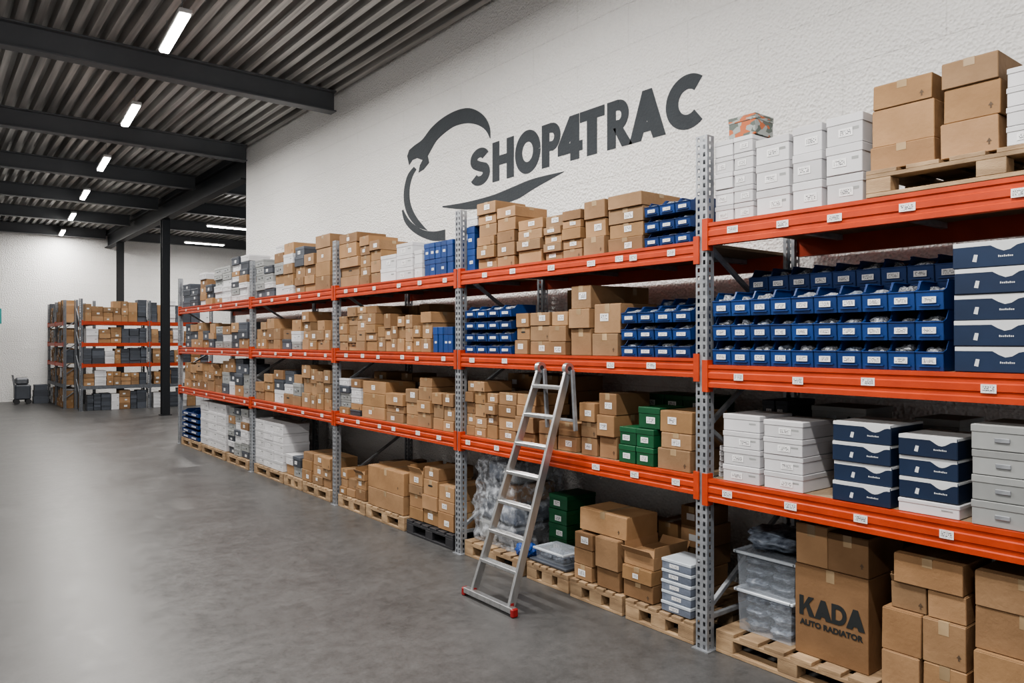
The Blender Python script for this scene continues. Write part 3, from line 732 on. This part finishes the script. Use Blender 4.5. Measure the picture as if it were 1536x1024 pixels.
# ------------------------------------------------------------ ladder
L0=obj('ladder', None, (3.42,4.58,0), label='folding aluminium ladder with red feet leaning on the rack', cat='ladder')
inv=Vector((-3.42,-4.58,0))
def lp(*a): return Vector(a)+inv
rails=[((3.42,4.83,.06),(3.93,4.63,1.79)),((3.42,4.36,.06),(3.93,4.30,1.79))]
for a,b in rails: obj('rail', MB().bar(lp(*a),lp(*b),.026,.065,.004).mesh('rail',M['alu']), parent=L0)
for i in range(7):
    t=(.235+i*.226)/1.73
    a=Vector(rails[0][0]).lerp(Vector(rails[0][1]),t); b=Vector(rails[1][0]).lerp(Vector(rails[1][1]),t)
    m=MB().bar(a+inv,b+inv,.07,.028,.004,Vector((1,0,0)))
    for s in (-.02,0,.02): m.bar(a+inv+Vector((s,0,.014)),b+inv+Vector((s,0,.014)),.006,.006,.001,Vector((1,0,0)))
    obj('rung', m.mesh('rung',M['alu']), parent=L0)
obj('stabiliser_bar', MB().bar(lp(3.40,4.92,.045),lp(3.40,4.30,.045),.05,.045,.004,Vector((1,0,0))).mesh('stabiliser_bar',M['alu']), parent=L0)
for y in (4.925,4.30):
    m=MB().box(-.028,.028,-.018,.018,0,.064,.008); obj('foot', m.mesh('foot',M['red']), (3.40-3.42,y-4.58,.0), parent=L0)
for a,b in rails: obj('rail_bracket', MB().box(-.018,.018,-.015,.015,.05,.088,.004).mesh('rail_bracket',M['red']), (0,a[1]-4.58,0), parent=L0)
for (a,b),s in zip(rails,(1,-1)):
    obj('hinge', MB().cyl((0,0,0),'y',.045,.04,24).cyl((0,0,0),'y',.018,.052,16,1).mesh('hinge',M['alu'],M['dark']), Vector(b)+inv+Vector((0,0,.01)), parent=L0)
    c0=Vector(b)+Vector((.02,-.03,0)); c1=Vector((3.965,b[1]-.05,1.32))
    obj('rear_rail', MB().bar(c0+inv,c1+inv,.02,.035,.003).mesh('rear_rail',M['galv']), parent=L0)
obj('rung', MB().bar(lp(3.965,4.58,1.40),lp(3.965,4.26,1.40),.04,.02,.003,Vector((1,0,0))).mesh('rung',M['galv']), parent=L0)

# ------------------------------------------------------------ equipment by back wall
e=obj('equipment_trolley', None, (2.58,28.9,0), label='dark wheeled equipment trolley by the back wall', cat='trolley')
obj('body', MB().box(-.22,.22,-.25,.25,.14,.62,.04).mesh('b',M['darkcase']), parent=e)
obj('lid', MB().box(-.20,.16,-.22,.22,.62,.84,.05).mesh('l',M['galvd']), parent=e)
for sx in (-.16,.16):
    for sy in (-.2,.2): obj('wheel', MB().cyl((sx,sy,.08),'y',.08,.05,18).mesh('w',M['dark']), parent=e)
    obj('axle_frame', MB().box(sx-.03,sx+.03,-.22,.22,.08,.15).mesh('f',M['galvd']), parent=e)
m=MB()
for sy in (-.2,.2): m.bar((-.20,sy,.5),(-.26,sy,.92),.025,.025)
m.bar((-.26,-.21,.92),(-.26,.21,.92),.025,.025,.003,Vector((1,0,0)))
obj('handle', m.mesh('h',M['galvd']), parent=e)
for i,(w_,h_) in enumerate(((.42,.22),(.40,.2),(.36,.18))):
    lidbox('slate',w_,.4,h_,(3.08,28.9,.001+(.0,.222,.424)[i]),math.pi/2,9)['label']='dark slate plastic case stacked by the back wall'

# ------------------------------------------------------------ wall logo
LG=obj('wall_logo', None, (WX-.004,0,0), label='dark painted company lettering with wrench swoosh on white blockwork', cat='sign')
def flat(name, polys):
    m=MB()
    for i,p in enumerate(polys): m.prism(p,'x',-.0001*(i%7),.0035)
    return obj(name, m.mesh(name,M['logo']), parent=LG)
def ribbon(pts, th):
    out=[]
    for i in range(len(pts)-1):
        p=Vector(pts[i]);q=Vector(pts[i+1])
        def nrm(k):
            a=Vector(pts[max(0,k-1)]);b=Vector(pts[min(len(pts)-1,k+1)]); t=(b-a).normalized(); return Vector((-t.y,t.x))
        n0=nrm(i)*th/2;n1=nrm(i+1)*th/2; out.append([tuple(p+n0),tuple(q+n1),tuple(q-n1),tuple(p-n0)])
    return out
def arc(cx,cy,rx,ry,a0,a1,n=20): return [(cx+rx*math.cos(math.radians(a0+(a1-a0)*i/n)),cy+ry*math.sin(math.radians(a0+(a1-a0)*i/n))) for i in range(n+1)]
T=.28
def rc(a,b,c,d): return [(a,c),(b,c),(b,d),(a,d)]
def smooth(pts,n=5):
    out=[]
    for i in range(len(pts)-1):
        p0=pts[max(0,i-1)];p1=pts[i];p2=pts[i+1];p3=pts[min(len(pts)-1,i+2)]
        for j in range(n):
            t=j/n; out.append(tuple(.5*(2*b+(c-a)*t+(2*a-5*b+4*c-d)*t*t+(-a+3*b-3*c+d)*t**3) for a,b,c,d in zip(p0,p1,p2,p3)))
    out.append(pts[-1]); return out
def glyph(ch):
    if ch=='S':
        return ribbon(arc(.32,.70,.21,.165,20,225,20)[:-1]+smooth([arc(.32,.70,.21,.165,225,226,1)[0],(.32,.51),arc(.32,.32,.23,.185,45,46,1)[0]],6)[:-1]+arc(.32,.32,.23,.185,45,-155,20),T*.88)
    if ch=='H': return [rc(0,T,0,1),rc(.58,.58+T,0,1),rc(T,.58,.39,.39+T*.85)]
    if ch=='O': return ribbon(arc(.47,.5,.35,.38,0,360,48),T)
    if ch in 'PRD':
        if ch=='D':
            return [rc(0,T*.8,0,1),rc(T*.8,.36,1-T*.8,1),rc(T*.8,.36,0,T*.8)]+ribbon(arc(.36,.5,.36,.5-T*.4,90,-90,24),T*.8)
        g=[rc(0,T,0,1),rc(T,.36,1-T*.8,1),rc(T,.36,.36,.36+T*.78)]+ribbon(arc(.36,.67,.21,.21,90,-90,18),T*.8)
        if ch=='R': g.append([(.20,.42),(.48,.42),(.80,0),(.47,0)])
        return g
    if ch=='4': return [rc(.40,.40+T,0,.98),rc(0,.78,.17,.17+T*.8),[(0,.19),(.0,.40),(.38,1),(.68,1),(.68,.90),(.32,.34)]]
    if ch=='T': return [rc(.20,.20+T,0,1-T*.8),rc(0,.68,1-T*.82,1)]
    if ch=='A': return [[(0,0),(.30,0),(.56,.70),(.56,1),(.33,1)],[(.89,0),(.59,0),(.33,.70),(.33,1),(.56,1)],rc(.2,.69,.16,.16+T*.7)]
    if ch=='C': return ribbon(arc(.47,.5,.35,.38,50,310,32),T)
    if ch=='K': return [rc(0,T*.8,0,1),[(T*.6,.42),(.50,1),(.80,1),(T*.8,.28)],[(.30,.62),(.48,.74),(.84,0),(.54,0)]]
bounds=[('S',706,735),('H',739,771),('O',773,811),('P',813,841),('4',837,874),('T',870,907),('R',911,949),('A',944,999),('C',999,1054)]
zb,zc=3.865,4.325
for ch,pl,pr in bounds:
    g=glyph(ch); yl_=Y(pl,WX); yr_=Y(pr,WX)
    allx=[p[0] for q in g for p in q]; mn,mx=min(allx),max(allx)
    flat('letter', [[(yl_+(yr_-yl_)*(p[0]-mn)/(mx-mn), zb+(zc-zb)*p[1]) for p in q] for q in g])
u=.195
for ch,lw_ in (('K',.098),('A',.108),('D',.090),('A',.108)):
    g=glyph(ch); allx=[p[0] for q in g for p in q]; mn,mx=min(allx),max(allx); m=MB()
    for i,q in enumerate(g): m.prism([(u-lw_*(p[0]-mn)/(mx-mn),.232+.115*p[1]) for p in q],'x',-.2528-.0001*(i%7),-.2515)
    obj('printed_letter', m.mesh('printed_letter',M['ink']), parent=kb); u-=lw_-.002
def onwall(pp): return [(Y(a,WX), Z(b,WX,Y(a,WX))) for a,b in pp]
def strip(a,b):
    a=smooth(a);b=smooth(b); return [onwall([a[i],a[i+1],b[i+1],b[i]]) for i in range(len(a)-1)]
outer=[(736,208),(735,191),(728,176),(716,166),(702,162),(684,166),(664,177),(647,192),(634,209),(622,218)]
inner=[(735,207),(730,197),(722,190),(712,186),(699,185),(683,189),(669,198),(656,210),(648,223),(642,234)]
flat('logo_arc', strip(outer,inner))
flat('logo_wrench_head', [onwall(p) for p in ([(622,218),(642,234),(644,244),(634,240),(626,237)],[(622,218),(626,237),(619,240),(614,248),(611,234),(614,225)],[(634,240),(644,244),(636,254),(628,259),(630,248)])])
outer=[(621,250),(612,262),(607,280),(606,300),(610,318),(618,332),(628,341),(642,346)]
inner=[(625,254),(619,265),(615,281),(615,299),(619,314),(626,327),(634,337),(642,346)]
flat('logo_ring', strip(outer,inner))
outer=[(603,316),(607,332),(617,345),(632,355),(650,361),(668,360)]
inner=[(605,314),(612,327),(622,337),(636,345),(652,347),(668,344)]
flat('logo_ring', strip(outer,inner))
outer=[(664,309),(700,303),(738,293),(768,281),(800,268),(846,257)]
inner=[(664,311),(700,314),(738,310),(775,299),(803,282),(846,258)]
flat('logo_swoosh', strip(outer,inner))

# ------------------------------------------------------------ camera, world
cam=bpy.data.cameras.new('camera'); cam.sensor_width=36; cam.lens=FPX/1536*36; cam.clip_end=200
co=bpy.data.objects.new('camera',cam); co.location=(0,0,EYE); co.rotation_euler=(math.pi/2,0,-math.atan2(SIN,COS)); COL.objects.link(co)
sc=bpy.context.scene; sc.camera=co
w=bpy.data.worlds.new('world'); sc.world=w; w.use_nodes=True
w.node_tree.nodes['Background'].inputs[0].default_value=(.95,.97,1,1); w.node_tree.nodes['Background'].inputs[1].default_value=.80
try:
    sc.view_settings.view_transform='AgX'; sc.view_settings.look='AgX - Medium High Contrast'; sc.view_settings.exposure=.20
except Exception as ex: print(ex)
print('cards', len(QUEUE), 'objs', len(bpy.data.objects))
